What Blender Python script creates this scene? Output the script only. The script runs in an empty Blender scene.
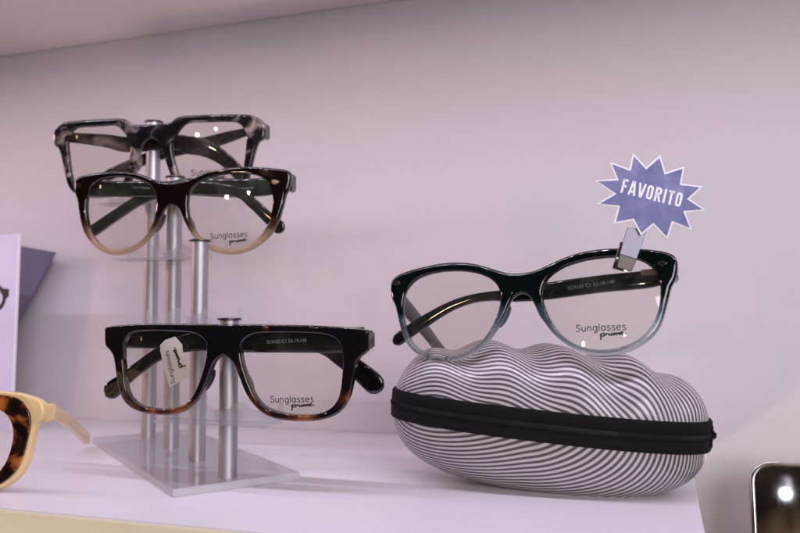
import json
DATA = json.loads('''{"G1":{"O":[-333.6,467.8,201.5],"rot":[6.43,4.61,0.7],"c":[42.5,0.4],"op":[[16.0,0.4],[16.5,-2.6],[17.2,-5.4],[17.9,-8.2],[18.8,-11.1],[19.7,-13.9],[21.0,-16.8],[22.7,-19.4],[24.9,-21.7],[27.7,-23.2],[30.7,-24.1],[33.7,-24.6],[36.7,-24.9],[39.6,-25.0],[42.5,-25.1],[45.4,-25.0],[48.2,-24.8],[51.2,-24.5],[54.3,-24.1],[57.4,-23.4],[60.4,-22.1],[62.7,-19.8],[64.1,-16.9],[65.0,-13.8],[65.7,-10.8],[66.1,-7.9],[66.6,-5.1],[66.9,-2.4],[67.2,0.4],[67.5,3.2],[67.8,6.2],[68.1,9.3],[67.7,12.5],[66.4,15.4],[64.6,18.0],[61.9,19.8],[58.5,20.5],[55.2,20.6],[52.3,20.7],[49.6,20.6],[47.1,20.6],[44.8,20.6],[42.5,20.6],[40.2,20.6],[37.9,20.6],[35.4,20.7],[32.7,20.7],[29.8,20.6],[26.7,20.1],[24.1,18.7],[22.0,16.7],[20.1,14.5],[18.3,12.0],[16.9,9.3],[15.9,6.4],[15.6,3.4]],"out":[[0.0,20.1],[10.2,20.4],[14.4,21.0],[15.6,21.7],[16.6,22.5],[17.5,23.2],[18.5,23.9],[19.8,24.4],[21.4,24.9],[23.7,25.3],[26.6,25.5],[30.1,25.6],[34.7,25.6],[40.5,25.7],[47.3,25.7],[53.6,25.7],[58.7,25.7],[62.9,25.6],[66.5,25.5],[69.3,25.3],[71.4,24.9],[73.3,24.3],[75.5,23.3],[77.6,22.0],[79.2,20.5],[80.2,19.3],[80.6,18.2],[80.9,16.7],[80.9,14.3],[80.6,11.5],[80.1,9.3],[79.4,8.3],[78.4,7.8],[77.3,7.3],[76.4,6.4],[75.6,5.0],[74.7,2.7],[73.6,-0.8],[72.5,-5.2],[71.4,-9.8],[70.4,-14.1],[69.3,-18.1],[67.5,-21.6],[65.0,-24.5],[61.8,-26.6],[57.7,-28.2],[52.1,-29.3],[45.9,-29.8],[39.9,-29.9],[34.2,-29.6],[28.9,-28.8],[24.7,-27.6],[21.7,-26.0],[19.3,-24.0],[17.4,-21.5],[15.6,-18.4],[14.2,-15.0],[12.7,-11.2],[11.2,-6.9],[9.6,-2.5],[8.3,1.6],[7.4,5.3],[5.2,8.4],[0.0,10.8]],"T":{"L":[13,[[-78.6,14.9,8.2],[-66.4,14.5,7.5],[-40.9,11.5,9.7],[-24.4,8.5,11.2],[11.1,9.2,10.5],[21.8,6.8,12.7],[31.6,5.1,12.7],[40.5,1.4,11.2],[50.1,-5.1,9.7],[58.2,-12.9,9.7],[62.6,-19.3,9.0],[64.0,-21.4,8.2]]],"R":[19,[[70.1,17.2,7.6],[62.6,15.4,6.0],[46.9,11.7,8.3],[30.2,8.0,9.1],[8.8,4.4,9.1],[-10.7,-0.1,8.3],[-28.1,-6.1,8.3],[-40.9,-10.8,8.3],[-48.2,-14.3,7.6]]]},"txt":[[29.7,-15.8],[58.4,-15.1]],"pr":[[40.3,-19.0],[54.2,-17.8]],"hg":[[59.4,10.0],[66.0,11.8]]},"G2":{"O":[-288.6,426.7,156.0],"rot":[2.89,0.12,0.91],"c":[39.6,0.3],"op":[[11.1,0.3],[11.6,-2.9],[12.4,-5.9],[13.5,-8.8],[15.0,-11.6],[16.7,-14.1],[18.5,-16.5],[20.7,-18.6],[23.1,-20.3],[25.8,-21.7],[28.5,-22.8],[31.2,-23.7],[34.0,-24.3],[36.8,-24.7],[39.6,-24.9],[42.4,-24.9],[45.2,-24.5],[48.0,-23.7],[50.6,-22.6],[53.1,-21.2],[55.5,-19.6],[57.6,-17.7],[59.5,-15.6],[61.1,-13.2],[62.5,-10.8],[63.7,-8.1],[64.4,-5.4],[65.0,-2.6],[65.5,0.3],[65.7,3.2],[65.7,6.2],[65.3,9.3],[64.6,12.3],[63.2,15.1],[60.9,17.3],[58.2,18.9],[55.4,20.1],[52.5,20.8],[49.7,21.2],[47.0,21.5],[44.5,21.6],[42.0,21.6],[39.6,21.6],[37.2,21.4],[34.8,21.1],[32.4,20.8],[29.9,20.4],[27.3,19.8],[24.6,19.1],[21.8,18.1],[18.8,16.8],[15.9,15.2],[13.5,12.9],[11.9,10.0],[11.1,6.8],[10.9,3.5]],"out":[[0.0,16.4],[7.0,17.1],[11.4,18.1],[14.3,19.2],[17.3,20.4],[20.7,21.7],[24.3,22.8],[28.2,23.8],[32.3,24.5],[36.4,25.0],[40.3,25.3],[44.1,25.5],[48.3,25.6],[53.0,25.5],[57.7,25.2],[62.2,24.9],[65.9,24.5],[68.9,24.2],[71.4,23.8],[73.5,23.4],[75.1,22.8],[76.1,21.7],[76.5,20.1],[76.5,18.1],[76.4,16.1],[76.1,14.3],[75.6,12.5],[75.2,11.1],[74.7,10.2],[74.2,9.5],[73.6,8.2],[73.0,5.9],[72.5,3.2],[71.9,0.6],[71.1,-2.3],[70.3,-5.4],[69.2,-8.3],[68.1,-10.9],[66.9,-13.1],[65.5,-15.3],[63.4,-17.7],[61.0,-20.0],[58.5,-22.0],[55.8,-23.9],[52.8,-25.5],[49.6,-26.9],[46.7,-27.8],[44.1,-28.3],[41.5,-28.5],[38.3,-28.4],[35.0,-28.1],[31.9,-27.5],[29.0,-26.7],[26.1,-25.6],[23.3,-24.1],[20.3,-22.1],[17.2,-19.5],[14.2,-16.2],[11.4,-12.1],[9.0,-7.8],[7.2,-3.9],[5.9,-0.9],[3.9,1.1],[0.0,2.6]],"T":{"L":[13,[[-76.2,17.0,10.6],[-57.1,15.8,10.6],[-19.9,14.9,10.0],[12.4,14.7,8.6],[37.6,11.6,6.7],[48.7,4.4,6.7],[59.0,-4.5,7.3],[65.9,-10.2,8.6],[69.9,-12.7,8.6]]],"R":[19,[[70.6,17.3,10.1],[54.4,15.2,11.4],[30.2,15.2,12.1],[1.8,16.6,11.4],[-16.3,15.0,9.4],[-33.1,10.2,7.4],[-50.8,0.6,7.4],[-69.5,-10.5,8.1],[-74.0,-13.2,7.4]]]},"txt":[[27.0,-18.9],[51.0,-17.4]],"pr":[[39.4,-21.7],[50.8,-19.9]],"tt":[[29.9,13.1],[47.6,13.9]],"tt2":[[-34.9,15.3],[-22.4,14.4]],"hg":[[-65.6,16.1],[-54.2,15.8]],"rv":[[-71.5,17.5],[67.2,15.9]]},"G4":{"O":[-216.7,369.1,62.1],"rot":[1.5,2.66,0.27],"c":[38.1,-0.2],"op":[[11.8,-0.2],[12.8,-3.0],[13.8,-5.7],[14.9,-8.3],[16.1,-10.8],[17.4,-13.2],[19.0,-15.4],[20.9,-17.4],[23.1,-19.0],[25.6,-20.1],[28.1,-20.9],[30.7,-21.5],[33.2,-21.9],[35.6,-22.2],[38.1,-22.4],[40.6,-22.5],[43.2,-22.5],[45.9,-22.4],[48.7,-22.2],[51.6,-21.6],[54.5,-20.7],[57.2,-19.3],[59.6,-17.3],[61.3,-14.8],[62.5,-11.9],[63.1,-8.9],[63.5,-6.0],[63.8,-3.1],[64.1,-0.2],[64.4,2.8],[64.5,5.8],[64.3,9.0],[63.7,12.2],[62.1,14.9],[59.6,17.0],[56.4,18.1],[53.1,18.6],[50.1,18.9],[47.4,19.0],[44.9,19.1],[42.5,19.2],[40.3,19.2],[38.1,19.2],[35.9,19.2],[33.7,19.2],[31.3,19.2],[28.8,19.2],[26.0,19.1],[22.8,19.0],[19.3,18.7],[15.6,17.8],[12.3,16.0],[10.1,13.3],[9.7,9.8],[10.1,6.2],[10.9,2.9]],"out":[[0.0,23.2],[9.1,23.3],[17.7,23.3],[25.9,23.3],[34.2,23.2],[43.0,23.1],[52.0,22.8],[60.5,22.3],[68.1,21.8],[73.5,21.2],[76.1,20.7],[77.0,20.4],[77.3,20.1],[77.5,19.7],[77.6,19.1],[77.6,18.0],[77.6,16.4],[77.6,14.5],[77.5,12.8],[77.4,11.7],[77.3,10.8],[76.8,10.0],[75.9,9.2],[74.6,8.1],[73.3,7.1],[72.3,6.1],[71.5,5.0],[70.9,3.4],[70.3,0.7],[69.7,-2.7],[69.1,-6.0],[68.5,-8.9],[67.8,-11.7],[66.8,-14.5],[65.6,-17.1],[64.1,-19.2],[62.5,-20.8],[60.6,-22.1],[58.5,-23.1],[56.1,-24.0],[53.6,-24.7],[50.8,-25.2],[47.5,-25.6],[43.6,-25.8],[39.3,-25.8],[35.1,-25.6],[31.4,-25.2],[28.4,-24.6],[25.9,-23.9],[23.6,-23.0],[21.3,-21.7],[19.3,-20.2],[17.2,-18.3],[15.1,-16.0],[13.2,-13.2],[11.2,-9.4],[9.3,-4.8],[7.5,-0.5],[6.0,2.9],[3.7,5.4],[0.0,7.3]],"T":{"R":[13,[[73.1,15.7,12.2],[54.6,14.9,13.3],[37.8,14.9,13.8],[3.1,14.2,13.3],[-21.0,13.3,11.0],[-35.8,10.3,8.8],[-47.1,5.7,7.2],[-57.3,-0.5,7.2],[-68.3,-8.1,7.7],[-76.8,-14.5,9.9],[-81.5,-18.5,9.4]]],"L":[19,[[-83.8,13.6,11.2],[-56.2,14.0,11.8],[-21.4,13.9,11.8],[35.2,14.2,11.2],[49.4,11.2,10.1],[58.3,5.1,9.5],[67.1,-0.9,10.1],[74.7,-6.9,11.2],[79.5,-11.9,10.6]]]},"txt":[[26.3,-16.4],[49.6,-15.7]],"pr":[[37.6,-19.0],[49.6,-17.7]],"tt":[[19.7,12.6],[42.4,14.0]],"hg":[[-64.7,13.0],[-54.5,13.7]],"tag":[[-40.3,13.9],[-34.2,15.8],[-29.8,11.6],[-29.4,8.1],[-25.9,-1.8],[-25.9,-6.0],[-37.2,-11.7],[-40.4,-2.1],[-43.2,7.8],[-43.2,11.1]],"tg2":[[-33.7,-9.3],[-38.2,8.5],[-29.0,-0.5],[-33.9,10.2]]},"G3":{"O":[-68.1,410.0,95.8],"rot":[-5.31,-12.41,-3.53],"c":[40.2,0.5],"op":[[11.6,0.5],[12.5,-2.6],[13.5,-5.6],[14.8,-8.4],[16.3,-11.1],[17.9,-13.6],[19.7,-15.9],[21.8,-18.0],[24.0,-19.8],[26.5,-21.4],[29.1,-22.6],[31.8,-23.6],[34.6,-24.2],[37.4,-24.6],[40.2,-24.7],[43.0,-24.6],[45.8,-24.2],[48.6,-23.5],[51.4,-22.7],[54.0,-21.5],[56.6,-20.1],[59.0,-18.3],[61.1,-16.2],[62.9,-13.8],[64.5,-11.2],[65.7,-8.4],[66.7,-5.6],[67.4,-2.6],[67.9,0.5],[68.1,3.6],[68.2,6.9],[67.8,10.1],[66.8,13.3],[64.8,15.9],[62.3,18.1],[59.5,19.8],[56.4,20.8],[53.3,21.4],[50.5,21.8],[47.7,22.0],[45.1,22.1],[42.6,22.1],[40.2,21.9],[37.8,21.8],[35.4,21.5],[33.0,21.2],[30.5,20.7],[27.9,20.1],[25.2,19.4],[22.4,18.4],[19.5,17.0],[16.7,15.3],[14.2,13.0],[12.3,10.3],[11.2,7.1],[11.1,3.8]],"out":[[0.0,16.8],[2.1,16.9],[4.0,17.1],[5.7,17.3],[7.3,17.6],[8.7,18.0],[10.5,18.7],[12.8,19.6],[15.2,20.6],[17.8,21.6],[20.8,22.8],[24.2,24.0],[27.9,25.0],[31.7,25.8],[35.7,26.3],[39.9,26.7],[43.9,26.8],[47.8,26.7],[51.6,26.5],[55.6,26.2],[59.6,25.8],[63.2,25.4],[66.5,24.8],[69.5,24.2],[71.9,23.5],[73.6,22.8],[74.9,22.1],[75.8,21.3],[76.5,20.1],[76.9,18.5],[77.0,16.7],[76.9,14.6],[76.5,12.5],[76.0,10.5],[75.3,8.8],[74.5,7.5],[73.7,6.1],[73.1,4.6],[72.6,2.8],[71.9,0.4],[71.0,-2.8],[69.9,-6.5],[68.8,-10.0],[67.5,-13.1],[65.9,-15.9],[64.0,-18.3],[61.9,-20.3],[59.5,-22.1],[56.8,-23.8],[54.1,-25.1],[51.4,-26.1],[48.6,-26.8],[45.7,-27.3],[42.7,-27.5],[39.8,-27.5],[37.1,-27.4],[34.5,-27.1],[31.9,-26.5],[29.1,-25.5],[26.0,-24.0],[23.1,-22.2],[20.3,-20.1],[17.8,-17.8],[15.4,-15.2],[13.2,-12.2],[11.1,-8.9],[9.3,-5.6],[7.8,-2.7],[6.6,-0.0],[5.5,2.2],[4.4,4.0],[2.6,5.3],[0.0,6.2]],"T":{"R":[13,[[71.9,14.7,9.1],[63.1,11.8,9.1],[38.4,11.1,9.1],[11.4,9.4,9.1],[-6.4,8.4,7.0],[-20.2,8.9,5.1],[-31.5,8.0,4.8],[-43.0,4.8,5.4],[-54.6,-0.7,6.4],[-66.4,-7.4,7.0],[-74.1,-12.1,7.0],[-77.1,-13.0,6.4]]]},"txt":[[27.5,-15.6],[51.6,-15.4]],"pr":[[39.0,-18.7],[51.2,-17.6]],"tt":[[22.2,8.6],[46.0,10.5]],"hg":[[58.7,12.6],[66.9,13.0]],"rv":[[-72.5,18.2],[69.8,17.3]]}}''')
LED = 1400.0
LEDC = (.84, .76, 1.0)
WORLD = .55
EXPO = -1.12
ROTU = -.6; ROTL = -.7
LIGHTS = [('shop_and_fill_spot', (-650, -1000, 430), (-150, 420, 60), 14, 6.5, (1, .66, .45)),
          ('shop_and_fill_spot', (-400, -1500, 560), (-150, 420, 60), 13, 5.0, (1, .74, .56)),
          ('shop_and_fill_spot', (150, -1300, 600), (-150, 420, 60), 10, 2.0, (.95, .9, 1)),
          ('shop_and_fill_spot', (-1500, 100, 360), (-640, 580, 240), 40, 22.0, (1, .52, .50)),  # added fill spot that tints the left part of the wall pink
          ('shop_and_fill_spot', (-480, -20, -380), (-280, 303, -6), 30, 8.0, (1, .78, .55), 60)]  # added warm spot, low in front, to brighten the cream shelf edge
AREAS = [('fill_area_light', (1000, -1000, 480), (-100, 500, 200), 1000, 36.0, (.98, .94, 1))]  # added soft fill from the right, set clear of the lens reflections
import bpy, bmesh, math, random, json
from mathutils import Vector, Matrix, Euler
S = 0.00092                      # millimetres of the survey to metres
K = 0.0012                       # face-form curve of the spectacle fronts
R = math.radians
sc = bpy.context.scene
col = sc.collection
random.seed(4)

# ------------------------------------------------------------------ helpers
def link(name, me, mat, parent=None):
    if isinstance(me, bmesh.types.BMesh):
        bm = me; me = bpy.data.meshes.new(name); bm.to_mesh(me); bm.free()
    o = bpy.data.objects.new(name, me); col.objects.link(o)
    if mat and not me.materials: me.materials.append(mat)
    if parent: o.parent = parent
    return o
def tag(o, label=None, cat=None, group=None, kind=None):
    if label: o['label'] = label
    if cat: o['category'] = cat
    if group: o['group'] = group
    if kind: o['kind'] = kind
    return o
def empty(name, loc, rot=(0, 0, 0)):
    o = bpy.data.objects.new(name, None); col.objects.link(o)
    o.empty_display_size = 0.01
    o.location = Vector(loc) * S; o.rotation_euler = rot
    return o
def smooth(o, ang=35, wn=False):
    me = o.data; me.shade_smooth(); me.set_sharp_from_angle(angle=R(ang))
    if wn:
        m = o.modifiers.new('n', 'WEIGHTED_NORMAL'); m.keep_sharp = True
    return o
def mesh(verts, faces):
    bm = bmesh.new(); vs = [bm.verts.new(Vector(v) * S) for v in verts]
    for f in faces:
        try: bm.faces.new([vs[i] for i in f])
        except ValueError: pass
    bmesh.ops.recalc_face_normals(bm, faces=bm.faces)
    return bm
def box(a, b, bev=0, seg=2):
    x0, y0, z0 = a; x1, y1, z1 = b
    bm = mesh([(x0,y0,z0),(x1,y0,z0),(x1,y1,z0),(x0,y1,z0),(x0,y0,z1),(x1,y0,z1),(x1,y1,z1),(x0,y1,z1)],
              [(0,1,2,3),(4,5,6,7),(0,1,5,4),(1,2,6,5),(2,3,7,6),(3,0,4,7)])
    if bev: bmesh.ops.bevel(bm, geom=list(bm.edges), offset=bev*S, segments=seg, affect='EDGES')
    bmesh.ops.recalc_face_normals(bm, faces=bm.faces)
    return bm
def lathe(prof, c=(0,0,0), n=48):
    """prof: (r, z) list, closed with caps when r==0"""
    vs = []; fs = []
    for r_, z in prof:
        for i in range(n):
            a = 2*math.pi*i/n; vs.append((c[0]+r_*math.cos(a), c[1]+r_*math.sin(a), c[2]+z))
    m = len(prof)
    for j in range(m-1):
        for i in range(n):
            fs.append((j*n+i, j*n+(i+1)%n, (j+1)*n+(i+1)%n, (j+1)*n+i))
    fs.append(tuple(range(n))); fs.append(tuple((m-1)*n+i for i in range(n)))
    return mesh(vs, fs)
def plate(loops, th, bev=0.0, yfun=None, y0=0.0, res=2):
    """flat outline(s) in (u, v) with holes -> solid slab, front at y0, back at y0+th; yfun bends it"""
    cu = bpy.data.curves.new('tmp', 'CURVE'); cu.dimensions = '2D'; cu.fill_mode = 'BOTH'
    for lp in loops:
        s = cu.splines.new('POLY'); s.points.add(len(lp)-1); s.use_cyclic_u = True
        for p, q in zip(s.points, lp): p.co = (q[0], q[1], 0, 1)
    cu.extrude = th/2 - bev; cu.bevel_depth = bev; cu.bevel_resolution = 3; cu.offset = -bev
    if bev == 0: cu.extrude = th/2
    ob = bpy.data.objects.new('tmp', cu); col.objects.link(ob)
    dg = bpy.context.evaluated_depsgraph_get()
    me = bpy.data.meshes.new_from_object(ob.evaluated_get(dg))
    bpy.data.objects.remove(ob); bpy.data.curves.remove(cu)
    bm = bmesh.new(); bm.from_mesh(me); bpy.data.meshes.remove(me)
    bmesh.ops.remove_doubles(bm, verts=bm.verts, dist=0.01)
    if yfun:
        xs = [v.co.x for v in bm.verts]; x = math.ceil(min(xs)/4)*4 + .013
        while x < max(xs):
            bmesh.ops.bisect_plane(bm, geom=list(bm.verts)+list(bm.edges)+list(bm.faces), plane_co=(x, 0, 0), plane_no=(1, 0, 0), dist=.0005)
            x += 4
    for v in bm.verts:
        u, w, z = v.co
        y = y0 + th/2 - z
        if yfun: y += yfun(u, w)
        v.co = Vector((u, y, w)) * S
    bmesh.ops.recalc_face_normals(bm, faces=bm.faces)
    for f in bm.faces: f.material_index = 0
    return bm
def cat(P, n=6, closed=False):
    N = len(P); out = []; D = len(P[0])
    for i in range(N if closed else N-1):
        g = (lambda j: P[j % N]) if closed else (lambda j: P[min(max(j, 0), N-1)])
        a, b, c, d = g(i-1), g(i), g(i+1), g(i+2)
        for k in range(n):
            t = k/n
            out.append(tuple(.5*((2*b[q])+(-a[q]+c[q])*t+(2*a[q]-5*b[q]+4*c[q]-d[q])*t*t+(-a[q]+3*b[q]-3*c[q]+d[q])*t**3) for q in range(D)))
    if not closed: out.append(tuple(P[-1]))
    return out
def ribbons(polys, w, place):
    """stroke lettering: polylines in glyph space -> thin flat mesh; place maps (x, y) to xyz (mm)"""
    vs = []; fs = []
    for P in polys:
        n = len(P); b = len(vs)
        for i, p in enumerate(P):
            q0 = P[max(i-1, 0)]; q1 = P[min(i+1, n-1)]
            dx, dy = q1[0]-q0[0], q1[1]-q0[1]; L = math.hypot(dx, dy) or 1
            nx, ny = -dy/L*w/2, dx/L*w/2
            if 0 < i < n-1:   # mitre
                ax, ay = p[0]-q0[0], p[1]-q0[1]; la = math.hypot(ax, ay) or 1
                cs = abs((-ay/la)*(-dy/L)+(ax/la)*(dx/L)); m = min(1/max(cs, .5), 1.5); nx *= m; ny *= m
            vs += [place(p[0]+nx, p[1]+ny), place(p[0]-nx, p[1]-ny)]
        for i in range(n-1): fs.append((b+2*i, b+2*i+1, b+2*i+3, b+2*i+2))
    bm = bmesh.new(); V = [bm.verts.new(Vector(v)*S) for v in vs]
    for f in fs:
        try: bm.faces.new([V[i] for i in f])
        except ValueError: pass
    return bm
def arc(cx, cy, rx, ry, a0, a1, n=16):
    return [(cx+rx*math.cos(R(a0+(a1-a0)*i/n)), cy+ry*math.sin(R(a0+(a1-a0)*i/n))) for i in range(n+1)]
GL = {
 'S': (.56, [cat([(.44,.62),(.36,.7),(.22,.72),(.1,.66),(.07,.54),(.14,.43),(.3,.36),(.42,.28),(.44,.15),(.35,.04),(.2,0),(.08,.04),(.02,.12)], 3)]),
 'u': (.54, [cat([(.04,.5),(.04,.18),(.1,.04),(.22,0),(.34,.05),(.4,.18)], 3), [(.4,.5),(.4,0)]]),
 'n': (.54, [[(.04,0),(.04,.5)], cat([(.04,.3),(.1,.44),(.22,.5),(.34,.45),(.4,.32),(.4,.15),(.4,0)], 3)]),
 'g': (.58, [arc(.24,.25,.2,.25,0,360), cat([(.44,.5),(.44,.1),(.44,-.06),(.37,-.18),(.22,-.22),(.08,-.17)], 3)]),
 'l': (.18, [[(.04,0),(.04,.76)]]),
 'a': (.58, [arc(.24,.25,.2,.25,0,360), [(.44,.5),(.44,0)]]),
 's': (.44, [cat([(.34,.42),(.26,.49),(.14,.5),(.05,.4),(.1,.29),(.26,.23),(.34,.12),(.27,.01),(.13,0),(.02,.08)], 3)]),
 'e': (.54, [cat([(.05,.27),(.25,.27),(.43,.27)], 2)+arc(.235,.25,.195,.25,8,322, 18)]),
}
def word(txt, gap=.05):
    out = []; x = 0
    for ch in txt:
        adv, polys = GL[ch]
        for p in polys: out.append([(x+a, b) for a, b in p])
        x += adv + gap
    return out, x-gap
PRIME = [cat([(0,.2),(.1,.42),(.14,.5),(.1,.2),(.02,-.3),(.0,-.42)], 4),
         cat([(.08,.15),(.16,.42),(.3,.5),(.36,.36),(.28,.12),(.14,.06),(.3,.1),(.44,.24),(.54,.44),(.56,.3),(.68,.36),(.7,.18),(.74,.06),(.84,.14),(.9,.38),(.88,.12),(.96,.06),(1.06,.3),(1.1,.34),(1.08,.06),(1.18,.3),(1.26,.34),(1.26,.06),(1.38,.3),(1.46,.32),(1.46,.06),(1.6,.16),(1.74,.32),(1.68,.42),(1.58,.3),(1.6,.08),(1.76,.04),(1.95,.16)], 4),
         [(.92,.56),(.95,.59)]]
BL = {
 'F': (.40, [[(.08,0),(.08,1)], [(.0,.92),(.38,.92)], [(.08,.5),(.33,.5)]]),
 'A': (.50, [[(.05,0),(.22,1)], [(.28,1),(.45,0)], [(.12,.25),(.38,.25)], [(.2,.93),(.3,.93)]]),
 'V': (.50, [[(.05,1),(.22,0)], [(.28,0),(.45,1)], [(.2,.07),(.3,.07)]]),
 'O': (.46, [[(.08,.2),(.08,.8),(.12,.89),(.22,.92),(.32,.89),(.36,.8),(.36,.2),(.32,.11),(.22,.08),(.12,.11),(.08,.2)]]),
 'R': (.47, [[(.08,0),(.08,1)], [(.08,.92),(.26,.92),(.36,.85),(.37,.64),(.28,.53),(.08,.52)], [(.22,.52),(.4,0)]]),
 'I': (.20, [[(.09,0),(.09,1)]]),
 'T': (.42, [[(.2,0),(.2,1)], [(0,.92),(.4,.92)]]),
}
def along(a, b, polys, width, fun):
    """place glyph space so that its x axis runs from a to b"""
    dx, dy = b[0]-a[0], b[1]-a[1]; L = math.hypot(dx, dy); s = L/width; ux, uy = dx/L, dy/L
    return s, (lambda x, y: fun(a[0]+s*(x*ux - y*uy), a[1]+s*(x*uy + y*ux)))

# ---------------------------------------------------------------- materials
def thin_fresnel(nt, ior=1.5):
    ge = nt.nodes.new('ShaderNodeNewGeometry'); mr = nt.nodes.new('ShaderNodeMapRange')
    mr.inputs['To Min'].default_value = ior; mr.inputs['To Max'].default_value = 1/ior
    nt.links.new(ge.outputs['Backfacing'], mr.inputs['Value'])
    fr = nt.nodes.new('ShaderNodeFresnel'); nt.links.new(mr.outputs[0], fr.inputs[0]); return fr
def newmat(name):
    m = bpy.data.materials.new(name); m.use_nodes = True
    nt = m.node_tree; nt.nodes.clear()
    o = nt.nodes.new('ShaderNodeOutputMaterial')
    return m, nt, o
def N(nt, t, **kw):
    n = nt.nodes.new(t)
    for k, v in kw.items(): setattr(n, k, v)
    return n
def pbsdf(nt, o, **kw):
    b = nt.nodes.new('ShaderNodeBsdfPrincipled'); nt.links.new(b.outputs[0], o.inputs[0])
    for k, v in kw.items(): b.inputs[k.replace('_', ' ')].default_value = v
    return b
def ramp(nt, stops, interp='LINEAR'):
    r = nt.nodes.new('ShaderNodeValToRGB'); cr = r.color_ramp; cr.interpolation = interp
    while len(cr.elements) < len(stops): cr.elements.new(.5)
    for e, (p, c) in zip(cr.elements, stops):
        e.position = p; e.color = (*c, 1) if len(c) == 3 else c
    return r
def noise(nt, scale, detail=3, rough=.5, dist=0, coord='Object', stretch=None):
    tc = nt.nodes.new('ShaderNodeTexCoord'); n = nt.nodes.new('ShaderNodeTexNoise')
    n.inputs['Scale'].default_value = scale; n.inputs['Detail'].default_value = detail
    n.inputs['Roughness'].default_value = rough; n.inputs['Distortion'].default_value = dist
    if stretch:
        mp = nt.nodes.new('ShaderNodeMapping'); mp.inputs['Scale'].default_value = stretch
        nt.links.new(tc.outputs[coord], mp.inputs[0]); nt.links.new(mp.outputs[0], n.inputs['Vector'])
    else: nt.links.new(tc.outputs[coord], n.inputs['Vector'])
    return n
def bump(nt, b, src, strength, dist):
    bp = nt.nodes.new('ShaderNodeBump'); bp.inputs['Strength'].default_value = strength
    bp.inputs['Distance'].default_value = dist
    nt.links.new(src, bp.inputs['Height']); nt.links.new(bp.outputs[0], b.inputs['Normal'])
def simple(name, c, rough=.5, metal=0., spec=.5, coat=0., nscale=None, namp=.06, bstr=0):
    m, nt, o = newmat(name); b = pbsdf(nt, o, Base_Color=(*c, 1), Roughness=rough, Metallic=metal)
    b.inputs['Specular IOR Level'].default_value = spec; b.inputs['Coat Weight'].default_value = coat
    b.inputs['Coat Roughness'].default_value = .03
    if nscale:
        n = noise(nt, nscale, 4)
        r = ramp(nt, [(.3, tuple(x*(1-namp) for x in c)), (.7, tuple(min(1, x*(1+namp)) for x in c))])
        nt.links.new(n.outputs[0], r.inputs[0]); nt.links.new(r.outputs[0], b.inputs['Base Color'])
        if bstr: bump(nt, b, n.outputs[0], bstr, .0003)
    return m
def zval(nt, lo, hi, src=None, wob=0, wscale=60):
    """0..1 along the thing's own height (mm) with a little wobble"""
    tc = nt.nodes.new('ShaderNodeTexCoord'); sx = nt.nodes.new('ShaderNodeSeparateXYZ')
    nt.links.new(tc.outputs['Object'], sx.inputs[0])
    mr = nt.nodes.new('ShaderNodeMapRange'); mr.inputs['From Min'].default_value = lo*S; mr.inputs['From Max'].default_value = hi*S
    nt.links.new(sx.outputs['Z'], mr.inputs['Value'])
    if not wob: return mr.outputs[0]
    n = noise(nt, wscale, 3); ma = N(nt, 'ShaderNodeMath', operation='MULTIPLY_ADD')
    nt.links.new(n.outputs[0], ma.inputs[0]); ma.inputs[1].default_value = wob; 
    ad = N(nt, 'ShaderNodeMath', operation='SUBTRACT'); nt.links.new(mr.outputs[0], ma.inputs[2])
    nt.links.new(ma.outputs[0], ad.inputs[0]); ad.inputs[1].default_value = wob/2
    return ad.outputs[0]
def acetate_fade(name, top, mid, bot, lo, hi, trans_bot=.85, p=(.0, .35, .55), coat=.55):
    m, nt, o = newmat(name); b = pbsdf(nt, o, Roughness=.05)
    b.inputs['Coat Weight'].default_value = coat; b.inputs['Coat Roughness'].default_value = .03
    b.inputs['IOR'].default_value = 1.48
    z = zval(nt, lo, hi, wob=.08, wscale=90)
    r = ramp(nt, [(p[0], bot), (p[1], mid), (p[2], top)]); nt.links.new(z, r.inputs[0]); nt.links.new(r.outputs[0], b.inputs['Base Color'])
    t = ramp(nt, [(p[0], (trans_bot,)*3), (p[1], (trans_bot*.8,)*3), (p[2], (0,)*3)]); nt.links.new(z, t.inputs[0])
    nt.links.new(t.outputs[0], b.inputs['Transmission Weight'])
    return m
def tortoise(name, stops, scale, trans=0., rough=.05, dist=1.2, stretch=(1,1,1), lowglow=None):
    m, nt, o = newmat(name); b = pbsdf(nt, o, Roughness=rough)
    b.inputs['Coat Weight'].default_value = .5; b.inputs['Coat Roughness'].default_value = .03
    b.inputs['Transmission Weight'].default_value = trans
    n = noise(nt, scale, 3, .55, dist, stretch=stretch)
    r = ramp(nt, stops); src = n.outputs[0]
    if lowglow:
        z = zval(nt, *lowglow); ma = N(nt, 'ShaderNodeMath', operation='MULTIPLY_ADD')
        nt.links.new(z, ma.inputs[0]); ma.inputs[1].default_value = -.25; nt.links.new(src, ma.inputs[2]); src = ma.outputs[0]
    nt.links.new(src, r.inputs[0]); nt.links.new(r.outputs[0], b.inputs['Base Color'])
    return m
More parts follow.
